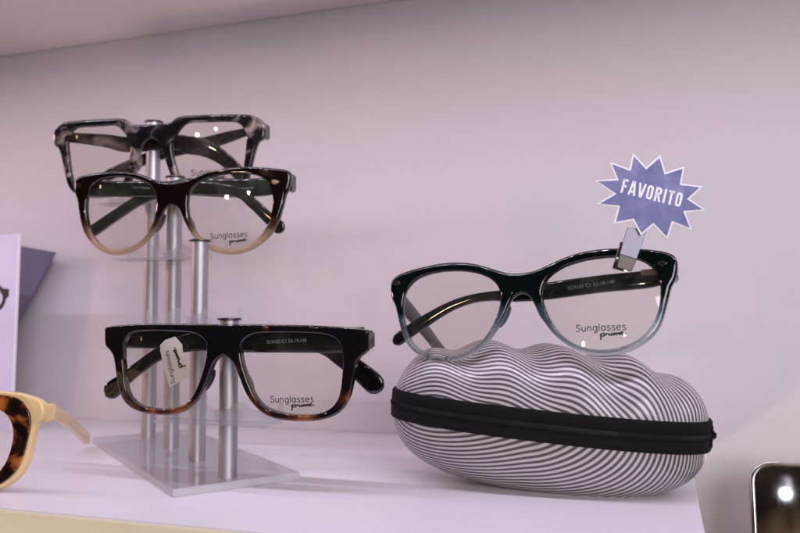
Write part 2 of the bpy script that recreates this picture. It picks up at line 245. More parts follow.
def lens_mat(name, tint=(.93, .915, .90), refl=1.0):
    m, nt, o = newmat(name)
    tr = N(nt, 'ShaderNodeBsdfTransparent'); tr.inputs[0].default_value = (*tint, 1)
    gl = N(nt, 'ShaderNodeBsdfGlossy'); gl.inputs['Roughness'].default_value = .02; gl.inputs[0].default_value = (refl, refl, refl, 1)
    fr = thin_fresnel(nt)
    mx = N(nt, 'ShaderNodeMixShader')
    df = N(nt, 'ShaderNodeBsdfDiffuse'); df.inputs[0].default_value = (.7, .66, .62, 1)
    sm = noise(nt, 55, 4, .6, 1.); sr = N(nt, 'ShaderNodeMapRange'); sr.inputs['From Min'].default_value = .5; sr.inputs['From Max'].default_value = .75
    sr.inputs['To Min'].default_value = .004; sr.inputs['To Max'].default_value = .022; nt.links.new(sm.outputs[0], sr.inputs['Value'])
    m0 = N(nt, 'ShaderNodeMixShader'); nt.links.new(sr.outputs[0], m0.inputs[0]); nt.links.new(tr.outputs[0], m0.inputs[1]); nt.links.new(df.outputs[0], m0.inputs[2]); tr = m0
    nt.links.new(fr.outputs[0], mx.inputs[0]); nt.links.new(tr.outputs[0], mx.inputs[1]); nt.links.new(gl.outputs[0], mx.inputs[2])
    nt.links.new(mx.outputs[0], o.inputs[0])
    return m
def clear_plastic(name, tint=(.93, .94, .95), rough=.05, haze=.08):
    m, nt, o = newmat(name)
    tr = N(nt, 'ShaderNodeBsdfTransparent'); tr.inputs[0].default_value = (*tint, 1)
    gl = N(nt, 'ShaderNodeBsdfGlossy'); gl.inputs['Roughness'].default_value = rough
    df = N(nt, 'ShaderNodeBsdfDiffuse'); df.inputs[0].default_value = (.75, .74, .76, 1)
    m0 = N(nt, 'ShaderNodeMixShader'); m0.inputs[0].default_value = haze
    nt.links.new(tr.outputs[0], m0.inputs[1]); nt.links.new(df.outputs[0], m0.inputs[2])
    fr = thin_fresnel(nt)
    mx = N(nt, 'ShaderNodeMixShader'); nt.links.new(fr.outputs[0], mx.inputs[0]); nt.links.new(m0.outputs[0], mx.inputs[1]); nt.links.new(gl.outputs[0], mx.inputs[2])
    nt.links.new(mx.outputs[0], o.inputs[0])
    return m

M = {}
M['wall'] = simple('wall_paint', (.66, .62, .63), .75, nscale=9, namp=.02)
# fine plaster grain
nt = M['wall'].node_tree; b = [n for n in nt.nodes if n.type == 'BSDF_PRINCIPLED'][0]
g = noise(nt, 900, 2); bump(nt, b, g.outputs[0], .25, .0002)
M['shelf'] = simple('white_laminate', (.80, .78, .80), .32, nscale=14, namp=.025)
M['edge'] = simple('cream_edge_band', (.90, .82, .66), .45, nscale=30, namp=.03)
M['under'] = simple('shelf_underside', (.82, .75, .75), .6, nscale=12, namp=.02)
nt = M['shelf'].node_tree; b = [n for n in nt.nodes if n.type == 'BSDF_PRINCIPLED'][0]
n = noise(nt, 18, 5, .6, .2); mr = N(nt, 'ShaderNodeMapRange'); mr.inputs['From Min'].default_value = .35; mr.inputs['From Max'].default_value = .7
mr.inputs['To Min'].default_value = .30; mr.inputs['To Max'].default_value = .36; nt.links.new(n.outputs[0], mr.inputs['Value']); nt.links.new(mr.outputs[0], b.inputs['Roughness'])
g = noise(nt, 700, 3); bump(nt, b, g.outputs[0], .03, .0001)
# wood
m, nt, o = newmat('golden_wood'); b = pbsdf(nt, o, Roughness=.4)
n = noise(nt, 30, 6, .6, 1.5, stretch=(1, 8, 8)); r = ramp(nt, [(.3, (.10, .05, .02)), (.55, (.30, .17, .07)), (.75, (.42, .27, .12))])
nt.links.new(n.outputs[0], r.inputs[0]); nt.links.new(r.outputs[0], b.inputs['Base Color']); M['wood'] = m
# brushed aluminium
m, nt, o = newmat('satin_aluminium'); b = pbsdf(nt, o, Base_Color=(.50, .49, .50, 1), Roughness=.5, Metallic=1.)
n = noise(nt, 500, 3, stretch=(1, 1, .04)); r = ramp(nt, [(.35, (.46,)*3), (.7, (.56,)*3)])
nt.links.new(n.outputs[0], r.inputs[0]); nt.links.new(r.outputs[0], b.inputs['Roughness']); M['alu'] = m
M['darkmetal'] = simple('dark_metal_cap', (.12, .11, .10), .35, metal=1.)
M['chrome'] = simple('polished_metal', (.80, .78, .76), .12, metal=1.)
M['clip'] = simple('brushed_clip_metal', (.20, .19, .23), .45, metal=1.)
M['clip2'] = simple('dull_clip_metal', (.10, .085, .08), .45, metal=1.)
M['gold'] = simple('hinge_metal', (.75, .66, .50), .22, metal=1.)
M['acrylic'] = clear_plastic('clear_acrylic', (.96, .955, .965), .12, .12)
M['acrylic_base'] = clear_plastic('thick_acrylic', (.95, .945, .95), .10, .07)
M['acrylic_edge'] = clear_plastic('acrylic_cut_edge', (.90, .90, .90), .3, .55)
M['lens'] = lens_mat('demo_lens', (.97, .955, .93))
M['ink'] = simple('black_ink', (.02, .02, .025), .5)
M['ink_grey'] = simple('grey_stamp_ink', (.30, .32, .31), .5)
M['white_ink'] = simple('white_ink', (.85, .84, .86), .6)
M['paper'] = simple('label_paper', (.84, .80, .78), .7, nscale=80, namp=.05)
M['g1'] = tortoise('smoky_tortoise_acetate', [(.42, (.006, .005, .006)), (.54, (.018, .015, .016)), (.60, (.13, .105, .095)), (.70, (.36, .29, .24))], 70, dist=.9, stretch=(1, 1, 1.2))
M['g1t'] = tortoise('smoky_tortoise_temple', [(.38, (.007, .006, .006)), (.50, (.022, .018, .016)), (.60, (.09, .07, .06)), (.72, (.26, .20, .17))], 48, dist=.6)
M['g2'] = acetate_fade('brown_to_champagne_acetate', (.0045, .0025, .0018), (.075, .040, .018), (.68, .51, .33), -30, 27, .75, (.16, .36, .46))
M['g2t'] = tortoise('dark_green_brown_temple', [(.35, (.010, .010, .008)), (.55, (.022, .028, .020)), (.7, (.045, .060, .042))], 40, dist=.4)
M['g4'] = tortoise('black_to_tortoise_acetate', [(.16, (.24, .075, .026)), (.24, (.10, .028, .011)), (.33, (.030, .010, .007)), (.40, (.006, .005, .006))], 60, dist=.6, lowglow=(6, -24), stretch=(1, 1, 1))
# (the low edge is pulled towards the warm colours)
M['black'] = simple('gloss_black_acetate', (.004, .0035, .005), .05, coat=.5)
M['g3'] = acetate_fade('green_black_to_ice_blue_acetate', (.002, .0045, .0045), (.10, .15, .185), (.74, .80, .83), -31, 27, .92, (.10, .42, .54))
M['g3t'] = simple('green_black_temple', (.004, .008, .008), .05, coat=.5)
M['g5f'] = tortoise('amber_tortoise_layer', [(.45, (.007, .004, .004)), (.54, (.03, .010, .005)), (.60, (.26, .07, .015)), (.72, (.50, .18, .04))], 75, dist=.8)
M['g5'] = simple('cream_acetate', (.84, .61, .30), .22, coat=.3, nscale=40, namp=.04)

def mat_case():
    m, nt, o = newmat('striped_case_fabric'); b = pbsdf(nt, o, Roughness=.34)
    b.inputs['Coat Weight'].default_value = .2; b.inputs['Coat Roughness'].default_value = .15
    uv = N(nt, 'ShaderNodeUVMap'); uv.uv_map = 'UVMap'
    sx = N(nt, 'ShaderNodeSeparateXYZ'); nt.links.new(uv.outputs[0], sx.inputs[0])
    m1 = N(nt, 'ShaderNodeMath', operation='MULTIPLY'); nt.links.new(sx.outputs['X'], m1.inputs[0]); m1.inputs[1].default_value = 2*math.pi
    sn = N(nt, 'ShaderNodeMath', operation='SINE'); nt.links.new(m1.outputs[0], sn.inputs[0])
    mr = N(nt, 'ShaderNodeMapRange'); mr.inputs['From Min'].default_value = -.3; mr.inputs['From Max'].default_value = .35
    nt.links.new(sn.outputs[0], mr.inputs['Value'])
    mx = N(nt, 'ShaderNodeMix', data_type='RGBA')
    mx.inputs['A'].default_value = (.075, .065, .085, 1); mx.inputs['B'].default_value = (.60, .56, .55, 1)
    nt.links.new(mr.outputs[0], mx.inputs['Factor'])
    nt.links.new(mx.outputs['Result'], b.inputs['Base Color'])
    vo = N(nt, 'ShaderNodeTexVoronoi'); vo.inputs['Scale'].default_value = 1400
    tc = N(nt, 'ShaderNodeTexCoord'); nt.links.new(tc.outputs['Object'], vo.inputs[0])
    bump(nt, b, vo.outputs['Distance'], .25, .0002)
    rr = N(nt, 'ShaderNodeMapRange'); rr.inputs['To Min'].default_value = .45; rr.inputs['To Max'].default_value = .26
    nt.links.new(mr.outputs[0], rr.inputs['Value']); nt.links.new(rr.outputs[0], b.inputs['Roughness'])
    return m
M['case'] = mat_case()
m, nt, o = newmat('black_zip_tape'); b = pbsdf(nt, o, Base_Color=(.004, .0035, .005, 1), Roughness=.85); b.inputs['Specular IOR Level'].default_value = .25
w = N(nt, 'ShaderNodeTexWave'); w.inputs['Scale'].default_value = 500; w.inputs['Distortion'].default_value = 1
tc = N(nt, 'ShaderNodeTexCoord'); nt.links.new(tc.outputs['Object'], w.inputs[0]); bump(nt, b, w.outputs[0], .5, .0002); M['zip'] = m
M['zipteeth'] = simple('black_zip_teeth', (.006, .0055, .0065), .6, spec=.25)
# star print: mottled blue violet
m, nt, o = newmat('mottled_violet_print'); b = pbsdf(nt, o, Roughness=.55)
n = noise(nt, 110, 6, .65); r = ramp(nt, [(.3, (.095, .105, .24)), (.5, (.145, .155, .33)), (.72, (.23, .24, .42))])
nt.links.new(n.outputs[0], r.inputs[0]); nt.links.new(r.outputs[0], b.inputs['Base Color']); M['violet'] = m
M['card'] = simple('pale_lilac_card', (.66, .62, .78), .4, nscale=20, namp=.04)
M['purplecard'] = simple('dark_purple_card', (.075, .078, .145), .45, nscale=30, namp=.1)
m, nt, o = newmat('mirror_glass'); b = pbsdf(nt, o, Base_Color=(.9, .9, .9, 1), Roughness=.03, Metallic=1.); M['mirror'] = m
def emis(name, c, s):
    m, nt, o = newmat(name); e = N(nt, 'ShaderNodeEmission'); e.inputs[0].default_value = (*c, 1); e.inputs[1].default_value = s
    nt.links.new(e.outputs[0], o.inputs[0]); return m
M['led'] = emis('led_diode_light', LEDC, LED)
M['lamp'] = emis('lamp_light', (.9, .92, 1.), 40)

# ------------------------------------------------------------------ setting
WY = 580; SX = 16; SF = 303; UZ = 333
wall = link('wall', box((-1400, WY, -420), (1300, WY+60, 1100)), M['wall']); tag(wall, kind='structure')
counter = link('counter', box((-1400, 150, -460), (1300, WY, -425), 2), M['wood']); tag(counter, kind='structure')
sh = empty('display_shelf', (-600, 440, -11)); tag(sh, 'white shelf board with a cream front edge carrying the eyewear', 'shelf')
def kid(name, bm, mat, root, loc):
    o = link(name, bm, mat, root); return o
def in_root(bm, loc):
    bmesh.ops.translate(bm, verts=bm.verts, vec=-Vector(loc)*S); return bm
L0 = (-600, 440, -11)
smooth(link('board', in_root(box((-1300, SF+1, -11), (SX, WY-.3, 0), .6, 2), L0), M['shelf'], sh), 40)
smooth(link('edge_band', in_root(box((-1300, SF-1.2, -11.2), (SX, SF+.8, -.25), .5, 2), L0), M['edge'], sh), 40)
link('support_rail', in_root(box((-1300, SF+3, -48), (SX-8, SF+32, -11.3), .6), L0), M['wood'], sh)
up = empty('upper_shelf', (-300, 440, UZ), (0, R(-.8), 0)); L1 = (-300, 440, UZ)
tag(up, 'pale upper shelf board whose underside shows across the top left', 'shelf')
link('board', in_root(box((-1400, SF, UZ), (1300, WY-.3, UZ+18), .6), L1), M['under'], up)
st = link('led_strip', in_root(box((-900, SF+8, UZ-2), (500, SF+18, UZ-.3)), L1), M['white_ink'], up)
vs = []; fs = []
for i in range(140):
    x = -895 + i*10.0; y = SF+13; q = 1.4; z = UZ-2.4; b0 = len(vs)
    vs += [(x-q, y-q, z), (x-q, y+q, z), (x+q, y+q, z), (x+q, y-q, z)]; fs.append((b0, b0+1, b0+2, b0+3))
bm = bmesh.new(); V = [bm.verts.new(Vector(v)*S) for v in vs]
for f in fs: bm.faces.new([V[i] for i in f])
tag(link('diodes', in_root(bm, L1), M['led'], st), kind='stuff')

# ------------------------------------------------------------------ eyewear
def face_y(u, v=0): return K*u*u
def resample_tip(P, n): return P
def temple_mesh(pts, yfun, th=3.6, tip=5.0, curl=None):
    """pts: (u, v, h) along the centre line; yfun(u) depth; rounded strip with a round tip"""
    P = cat([tuple(p) for p in pts], 8)
    # arc length
    s = [0]
    for a, b in zip(P, P[1:]): s.append(s[-1]+math.hypot(a[0]-b[0], a[1]-b[1]))
    Lt = s[-1]; ext = P[-1]
    rings = []
    m = 14
    def ring(c, nrm, h, t, yy):
        out = []
        r_ = min(1.3, h*.3)
        for k in range(m):
            a = 2*math.pi*k/m; ca, sa = math.cos(a), math.sin(a)
            e = .45
            x = math.copysign(abs(ca)**e, ca)*t/2; z = math.copysign(abs(sa)**e, sa)*h/2
            out.append((c[0]+nrm[0]*z, yy+x, c[1]+nrm[1]*z))
        return out
    for i, p in enumerate(P):
        a = P[max(i-1, 0)]; b = P[min(i+1, len(P)-1)]
        dx, dy = b[0]-a[0], b[1]-a[1]; L = math.hypot(dx, dy) or 1; nrm = (-dy/L, dx/L)
        d = Lt - s[i]; rr = p[2]/2; k = 1.0; 
        if d < rr: k = math.sqrt(max(1-((rr-d)/rr)**2, 0.02))
        rings.append(ring(p, nrm, p[2]*k, th*(.55+.45*k), yfun(p[0], s[i]/Lt)))
    vs = [v for r_ in rings for v in r_]; fs = []
    for j in range(len(rings)-1):
        for i in range(m): fs.append((j*m+i, j*m+(i+1)%m, (j+1)*m+(i+1)%m, (j+1)*m+i))
    fs.append(tuple(range(m))); fs.append(tuple((len(rings)-1)*m+i for i in range(m)))
    return mesh(vs, fs)
def lens_disc(loop, c, sgn, yfun, grow=.7, th=1.3):
    n = len(loop); vs = []; fs = []; rings = 9
    for side in (0, 1):
        base = len(vs); u0, v0 = c[0]*sgn, c[1]
        vs.append((u0, yfun(u0, v0)+side*th, v0))
        for j in range(1, rings+1):
            t = j/rings
            for p in loop:
                du, dv = p[0]*sgn-u0, p[1]-v0; L = math.hypot(du, dv); k = t*(L+grow)/L
                vs.append((u0+du*k, yfun(u0+du*k, v0+dv*k)+side*th, v0+dv*k))
        for i in range(n): fs.append((base, base+1+i, base+1+(i+1) % n))
        for j in range(rings-1):
            for i in range(n):
                a = base+1+j*n+i; b = base+1+j*n+(i+1) % n; fs.append((a, b, b+n, a+n))
    o1 = 1+(rings-1)*n; o2 = 1+rings*n+1+(rings-1)*n
    for i in range(n): fs.append((o1+i, o1+(i+1) % n, o2+(i+1) % n, o2+i))
    return mesh(vs, fs)
def eyewear(name, key, label, mats, th, bev, group, temples, cutoff=None):
    d = DATA[key]; root = empty(name, d['O'], Euler([0, 0, 0]))
    y, p, ro = [R(a) for a in d['rot']]
    Mx = Matrix.Rotation(y, 4, 'Z') @ Matrix.Rotation(p, 4, 'X') @ Matrix.Rotation(ro, 4, 'Y')
    root.matrix_world = Matrix.Translation(Vector(d['O'])*S) @ Mx
    tag(root, label, 'eyeglasses', group)
    half = d['out']; outer = [tuple(q) for q in half] + [(-q[0], q[1]) for q in reversed(half[1:-1])]
    op = [tuple(q) for q in d['op']]; opl = [(-q[0], q[1]) for q in op]
    umax = max(q[0] for q in half)
    fr = link('frame_front', plate([outer, op, opl], th, bev, face_y), mats['front'], root); smooth(fr, 40, True)
    # wrap-round end pieces that carry the hinges
    vt = [q[1] for q in half if q[0] > umax-3]; v1 = max(vt)-1.0; v0 = max(min(vt)+1.2, v1-11)
    for s in (-1, 1):
        a, b = sorted((s*(umax-.5), s*(umax-4.2)))
        yb = K*umax*umax+th-1.5
        e = link('end_piece', box((a, yb, v0), (b, yb+8.5, v1), 1.0, 3), mats['front'], fr); smooth(e, 40, True)
    c = d['c']
    ly = lambda sg: (lambda u, v: K*u*u + .9 - 1.6*max(0, 1-((u-sg*c[0])**2+(v-c[1])**2)/900.) + 0.6)
    for sg in (-1, 1):
        f = ly(sg); ln = link('lens', lens_disc(op, c, sg, f), M['lens'], root); smooth(ln, 60)
        if sg == 1:
            pol, w = word('Sunglasses'); s_, pl = along(*d['txt'], pol, w, lambda u, v: (u, f(u, v)-.12, v))
            link('lettering', ribbons(pol, .10, pl), M['ink'], ln)
            s_, pl = along(*d['pr'], PRIME, 1.95, lambda u, v: (u, f(u, v)-.12, v))
            link('lettering', ribbons(PRIME, .13, lambda x, y, q=pl: q(x, y*.55)), M['ink'], ln)
    # nose pads moulded into the bridge
    for s in (-1, 1):
        i0 = [q for q in half if q[1] < d['out'][-1][1]+0.5 and q[0] < 16]
        if len(i0) > 4:
            k = len(i0)-1; pts = i0[max(0, k-14):k-1][::-1]
            cu = sum(q[0] for q in pts)/len(pts); cv = sum(q[1] for q in pts)/len(pts)
            nb = bmesh.new(); bmesh.ops.create_uvsphere(nb, u_segments=20, v_segments=12, radius=1)
            ang = math.atan2(pts[-1][1]-pts[0][1], (pts[-1][0]-pts[0][0]))
            T = Matrix.Translation(Vector((s*(cu+1.0), th+1.2, cv))*S) @ Matrix.Rotation(-s*ang if s > 0 else ang, 4, 'Y') @ Matrix.Diagonal((6.5*S, 3.2*S, 1.9*S, 1))
            if s < 0: T = Matrix.Translation(Vector((s*(cu+1.0), th+1.2, cv))*S) @ Matrix.Rotation(math.pi+ang, 4, 'Y') @ Matrix.Diagonal((6.5*S, 3.2*S, 1.9*S, 1))
            nb.transform(T); smooth(link('nose_pad', nb, mats['front'], fr))
    made = {}
    for side, (off, pts) in d['T'].items():
        t = link('temple', temple_mesh(pts, lambda u, k, off=off: off + (1.5 if side else 0)*k, 3.8), mats['temple'], root); smooth(t, 50)
        made[side] = (t, off)
    # metal hinges
    for s in (-1, 1):
        sd = 'R' if s > 0 else 'L'
        if sd in made:
            off = made[sd][1]; v = d['T'][sd][1][0][1]
            hb = box((s*(umax-13)-5, off-2.9, v-1.6), (s*(umax-13)+5, off-1.7, v+1.6), .5, 2)
            hg = link('hinge', hb, M['gold'], made[sd][0])
    if 'rv' in d:
        for (u, v) in d['rv']:
            rv = plate([[(u-2.3, v), (u, v+1.3), (u+2.3, v), (u, v-1.3)]], .5, .1, lambda a, b: K*u*u, -.35)
            link('rivet', rv, M['chrome'], fr)
    for k in ('tt', 'tt2'):
        if k in d:
            cu = bpy.data.curves.new('tmp', 'FONT'); cu.body = mats['stamp'] if k == 'tt' else 'ITALY DESIGN'; cu.size = 1.0
            ob = bpy.data.objects.new('tmp', cu); col.objects.link(ob); bpy.context.view_layer.update()
            me = bpy.data.meshes.new_from_object(ob.evaluated_get(bpy.context.evaluated_depsgraph_get()))
            bpy.data.objects.remove(ob)
            w = max(v.co.x for v in me.vertices); (ua, va), (ub, vb) = d[k]; L = math.hypot(ub-ua, vb-va)
            s_ = L/w; ux, uy = (ub-ua)/L, (vb-va)/L; sd = 'R' if k == 'tt' else 'L'
            if sd not in made: sd = 'R'
            yy = made[sd][1]-2.05
            for v in me.vertices:
                x, y_ = v.co.x*s_, v.co.y*s_
                v.co = Vector((ua+x*ux-y_*uy, yy, va+x*uy+y_*ux))*S
            link('stamped_lettering', me, M['ink_grey'], made[sd][0])
    return root, made

GR = 'eyeglasses folded on the rod stand'
eyewear('eyeglasses', 'G1', 'smoky grey tortoiseshell eyeglasses with angular rims at the top rear of the rod stand',
        dict(front=M['g1'], temple=M['g1t'], stamp='SC9101 C3 52-18-145'), 4.6, 1.6, GR, None)
eyewear('eyeglasses', 'G2', 'rounded eyeglasses fading from dark brown to clear champagne, on the second highest rod',
        dict(front=M['g2'], temple=M['g2t'], stamp='SC9105 C2 51-19-145'), 4.6, 1.6, GR, None)
g4, g4t = eyewear('eyeglasses', 'G4', 'heavy flat-topped black eyeglasses with brown lower rims, lowest on the rod stand',
        dict(front=M['g4'], temple=M['black'], stamp='SC9102 C1 52-19-145'), 5.2, 1.2, GR, None)
g3, g3t = eyewear('eyeglasses', 'G3', 'eyeglasses fading from green-black to pale ice blue lying on the striped case',
        dict(front=M['g3'], temple=M['g3t'], stamp='SC9103 C1 51-18-140'), 4.8, 1.8, None, None)
# the left arm of the pair on the case stays half open and drops behind the case
def sweep3(pts, th=3.4, m=12):
    P = cat(pts, 8); rings = []
    for i, p in enumerate(P):
        a = Vector(P[max(i-1, 0)][:3]); b = Vector(P[min(i+1, len(P)-1)][:3]); t = (b-a).normalized()
        side = t.cross(Vector((0, 0, 1))).normalized(); upv = side.cross(t).normalized(); h = p[3]
        k = 1 if i < len(P)-6 else math.sqrt(max(.03, 1-((i-(len(P)-7))/6)**2))
        rg = []
        for q in range(m):
            an = 2*math.pi*q/m; ca, sa = math.cos(an), math.sin(an)
            rg.append(tuple(Vector(p[:3]) + side*(math.copysign(abs(ca)**.5, ca)*th/2*(.5+.5*k)) + upv*(math.copysign(abs(sa)**.5, sa)*h/2*k)))
        rings.append(rg)
    vs = [v for r_ in rings for v in r_]; fs = []
    for j in range(len(rings)-1):
        for i in range(m): fs.append((j*m+i, j*m+(i+1)%m, (j+1)*m+(i+1)%m, (j+1)*m+i))
    fs.append(tuple(range(m))); fs.append(tuple((len(rings)-1)*m+i for i in range(m)))
    return mesh(vs, fs)
tl = link('temple', sweep3([(-75, 15, 12, 10), (-72, 40, 3, 9), (-69, 68, -8, 7), (-64, 90, -20, 6), (-58, 110, -34, 7), (-54, 122, -44, 8)]), M['g3t'], g3); smooth(tl, 50)

# foreground pair, cream backed tortoiseshell
G5O = [(0,38),(8,42),(20,47),(36,51),(52,51),(63,49),(70,45.5),(71,38.5),(67.5,34.5),(66,26),(63.5,14),(58,6),(50,1.5),(41,0),(30,2),(19,9),(12,20),(8,28),(0,31)]
G5I = [(17,27),(20,36),(30,42),(42,43),(52,40),(57,32),(56.5,22),(53,13),(45,7),(34,6.5),(23,12),(18,20)]
half = cat(G5O, 4); half = [q for q in half if q[0] >= 0]; half[0] = (0, 38); half[-1] = (0, 31)
op5 = cat(G5I, 4, True)
g5 = empty('eyeglasses', (-373, 321, 0), (R(-4), 0, R(6)))
tag(g5, 'cream backed tortoiseshell eyeglasses cut off at the left edge, standing low on the shelf', 'eyeglasses')
outer5 = half + [(-q[0], q[1]) for q in reversed(half[1:-1])]; opl5 = [(-q[0], q[1]) for q in op5]
fr5 = link('frame_front', plate([outer5, op5, opl5], 5.4, 1.2, face_y, 1.2), M['g5'], g5); smooth(fr5, 40, True)
def shrink(lp, c, k): return [(c[0]+(p[0]-c[0])*k, c[1]+(p[1]-c[1])*k) for p in lp]
for s in (1, -1):
    c = (s*37, 25)
    ol = [(s*a, b_) for a, b_ in cat([(9,36),(20,45),(36,49.3),(51,49.3),(60,46.5),(65.5,38),(64.5,26),(61.5,14),(56,7),(49,3),(41,1.6),(31,3.6),(20.5,10.5),(13.5,21)], 4, True)]
    ft = link('tortoiseshell_layer', plate([ol, [(s*a, b_) for a, b_ in op5]], 1.6, .5, face_y, -.3), M['g5f'], fr5); smooth(ft, 40, True)
    f = lambda u, v: K*u*u+2.5-1.5*max(0, 1-((u-s*37)**2+(v-25)**2)/900)
    smooth(link('lens', lens_disc(op5, (37, 25), s, f), M['lens'], g5), 60)
    link('end_piece', box(sorted((s*64.5, s*70.5))[:1]+[11, 35.5] if 0 else (min(s*64.5, s*70.5), 11, 35.5), (max(s*64.5, s*70.5), 19, 45), 1.2, 3), M['g5'], fr5)
smooth(link('temple', sweep3([(68, 19, 41, 7.5), (56, 50, 34, 7), (40, 85, 26, 7), (24, 118, 18.5, 8), (15, 136, 14.8, 8.5)], 3.8), M['g5'], g5), 50)
smooth(link('temple', sweep3([(-68, 19, 41, 8.5), (-66, 45, 38, 8), (-63, 78, 33, 8.5), (-60, 112, 24, 10), (-57, 140, 8, 10)], 4.2), M['g5'], g5), 50)

# --------------------------------------------------------------- rod stand
ax = Vector((.785, -.62, 0)).normalized()
nrm = Vector((-ax.y, ax.x, 0))
RODS = [((-342.4, 483.8), 228.2), ((-302.3, 451.4), 181), ((-262.1, 418.3), 135), ((-220.9, 382.6), 88.4)]
stand = empty('eyewear_stand', (-284, 434, 0)); LS = Vector((-284, 434, 0))
tag(stand, 'clear acrylic base with four aluminium rods of stepped height holding three eyeglasses', 'display stand')
# base: corners from the survey
c1 = Vector((-381.1, 473.1, 0)); c2 = Vector((-230.8, 347, 0)); c3 = Vector((-189.5, 406, 0)); c4 = c1+(c3-c2)
bm = mesh([tuple(c-LS) for c in (c1, c2, c3, c4)] + [tuple(c-LS+Vector((0, 0, 4))) for c in (c1, c2, c3, c4)], [(0,1,2,3),(4,5,6,7),(0,1,5,4),(1,2,6,5),(2,3,7,6),(3,0,4,7)])
bmesh.ops.translate(bm, verts=bm.verts, vec=(0, 0, .15*S))
bmesh.ops.bevel(bm, geom=list(bm.edges), offset=.4*S, segments=2, affect='EDGES')
bo = link('base', bm, M['acrylic_base'], stand); smooth(bo, 40); bo.data.materials.append(M['acrylic_edge'])
for f in bo.data.polygons:
    if abs(f.normal.z) < .5: f.material_index = 1
REST = [(0, 33.5, 193), (1, 44, 142.5), (2, 0, 86.5), (3, 0, 38)]
for i, ((x, y), top) in enumerate(RODS):
    c = (x-LS.x, y-LS.y, 4.2)
    rod = link('rod', lathe([(5.0, 0), (5.0, top-4.2-1.2)], c, 48), M['alu'], stand); smooth(rod, 40)
    c2_ = (x-LS.x, y-LS.y, top-1.2)
    cp = link('cap', lathe([(4.9, 0), (6.3, .3), (6.5, .8), (6.3, 1.3), (5.6, 1.5)], c2_, 48), M['darkmetal'], rod); smooth(cp, 50)
    # clear rest: a thin bar in front of the rod with raised end lips and a nose wave
    zz = [171.5, 129.5, 88, 38.5][i]; w0, w1 = (-33, 31) if i != 3 else (-36, 34)
    x0, y0 = x-LS.x, y-LS.y
    top_edge = [(w0, 5.5), (w0+1.6, 5.5), (w0+2, 1.5)] + [(u, 1.5+5.5*math.exp(-((abs(u)-11)/4.5)**2)+.6*math.cos(u*.3)) for u in range(-26, 27, 2)] + [(w1-2, 1.5), (w1-1.6, 6.5), (w1, 6.5)]
    out = top_edge + [(w1, -4.5), (w0, -4.5)]
    bm = plate([out], 2.0, .3, lambda u, v: -.004*u*u*0 + 3*(abs(u)/34)**2, 0)
    bmesh.ops.translate(bm, verts=bm.verts, vec=Vector((x0, y0-8.6, zz))*S)
    rs = link('lens_rest', bm, M['acrylic'], stand); smooth(rs, 40)
    # ledge and collar
    bm = box((x0+w0+2, y0-20, zz-4.6), (x0+w1-2, y0-8.8, zz-3.2), .4)
    link('ledge', bm, M['acrylic'], rs)
    bm = lathe([(5.3, 0), (7.2, 0), (7.2, 5), (5.3, 5)], (x0, y0, zz-4.2), 32)
    smooth(link('collar', bm, M['acrylic'], rs), 40)

# paper label hanging on the black pair's arm
d4 = DATA['G4']
lab = empty('price_label', d4['O']); lab.matrix_world = g4.matrix_world.copy() if False else Matrix.Translation(Vector(d4['O'])*S)
y_, p_, r_ = [R(a) for a in d4['rot']]
lab.matrix_world = Matrix.Translation(Vector(d4['O'])*S) @ Matrix.Rotation(y_, 4, 'Z') @ Matrix.Rotation(p_, 4, 'X') @ Matrix.Rotation(r_, 4, 'Y')
tag(lab, 'small white paper label with black lettering looped over the arm of the flat-topped black eyeglasses', 'label')
yl = lambda u, v: 9.0 + .03*v
smooth(link('paper', plate([[tuple(q) for q in d4['tag']]], .25, 0, yl), M['paper'], lab), 60)
pol, w = word('Sunglasses'); (a, b) = d4['tg2'][:2], None
s_, pl = along(d4['tg2'][0], d4['tg2'][1], pol, w, lambda u, v: (u, yl(u, v)-.1, v))
link('lettering', ribbons(pol, .10, pl), M['ink'], lab)
s_, pl = along(d4['tg2'][2], d4['tg2'][3], PRIME, 1.95, lambda u, v: (u, yl(u, v)-.1, v))
link('lettering', ribbons(PRIME, .13, lambda x, y: pl(x, y*.7)), M['ink'], lab)

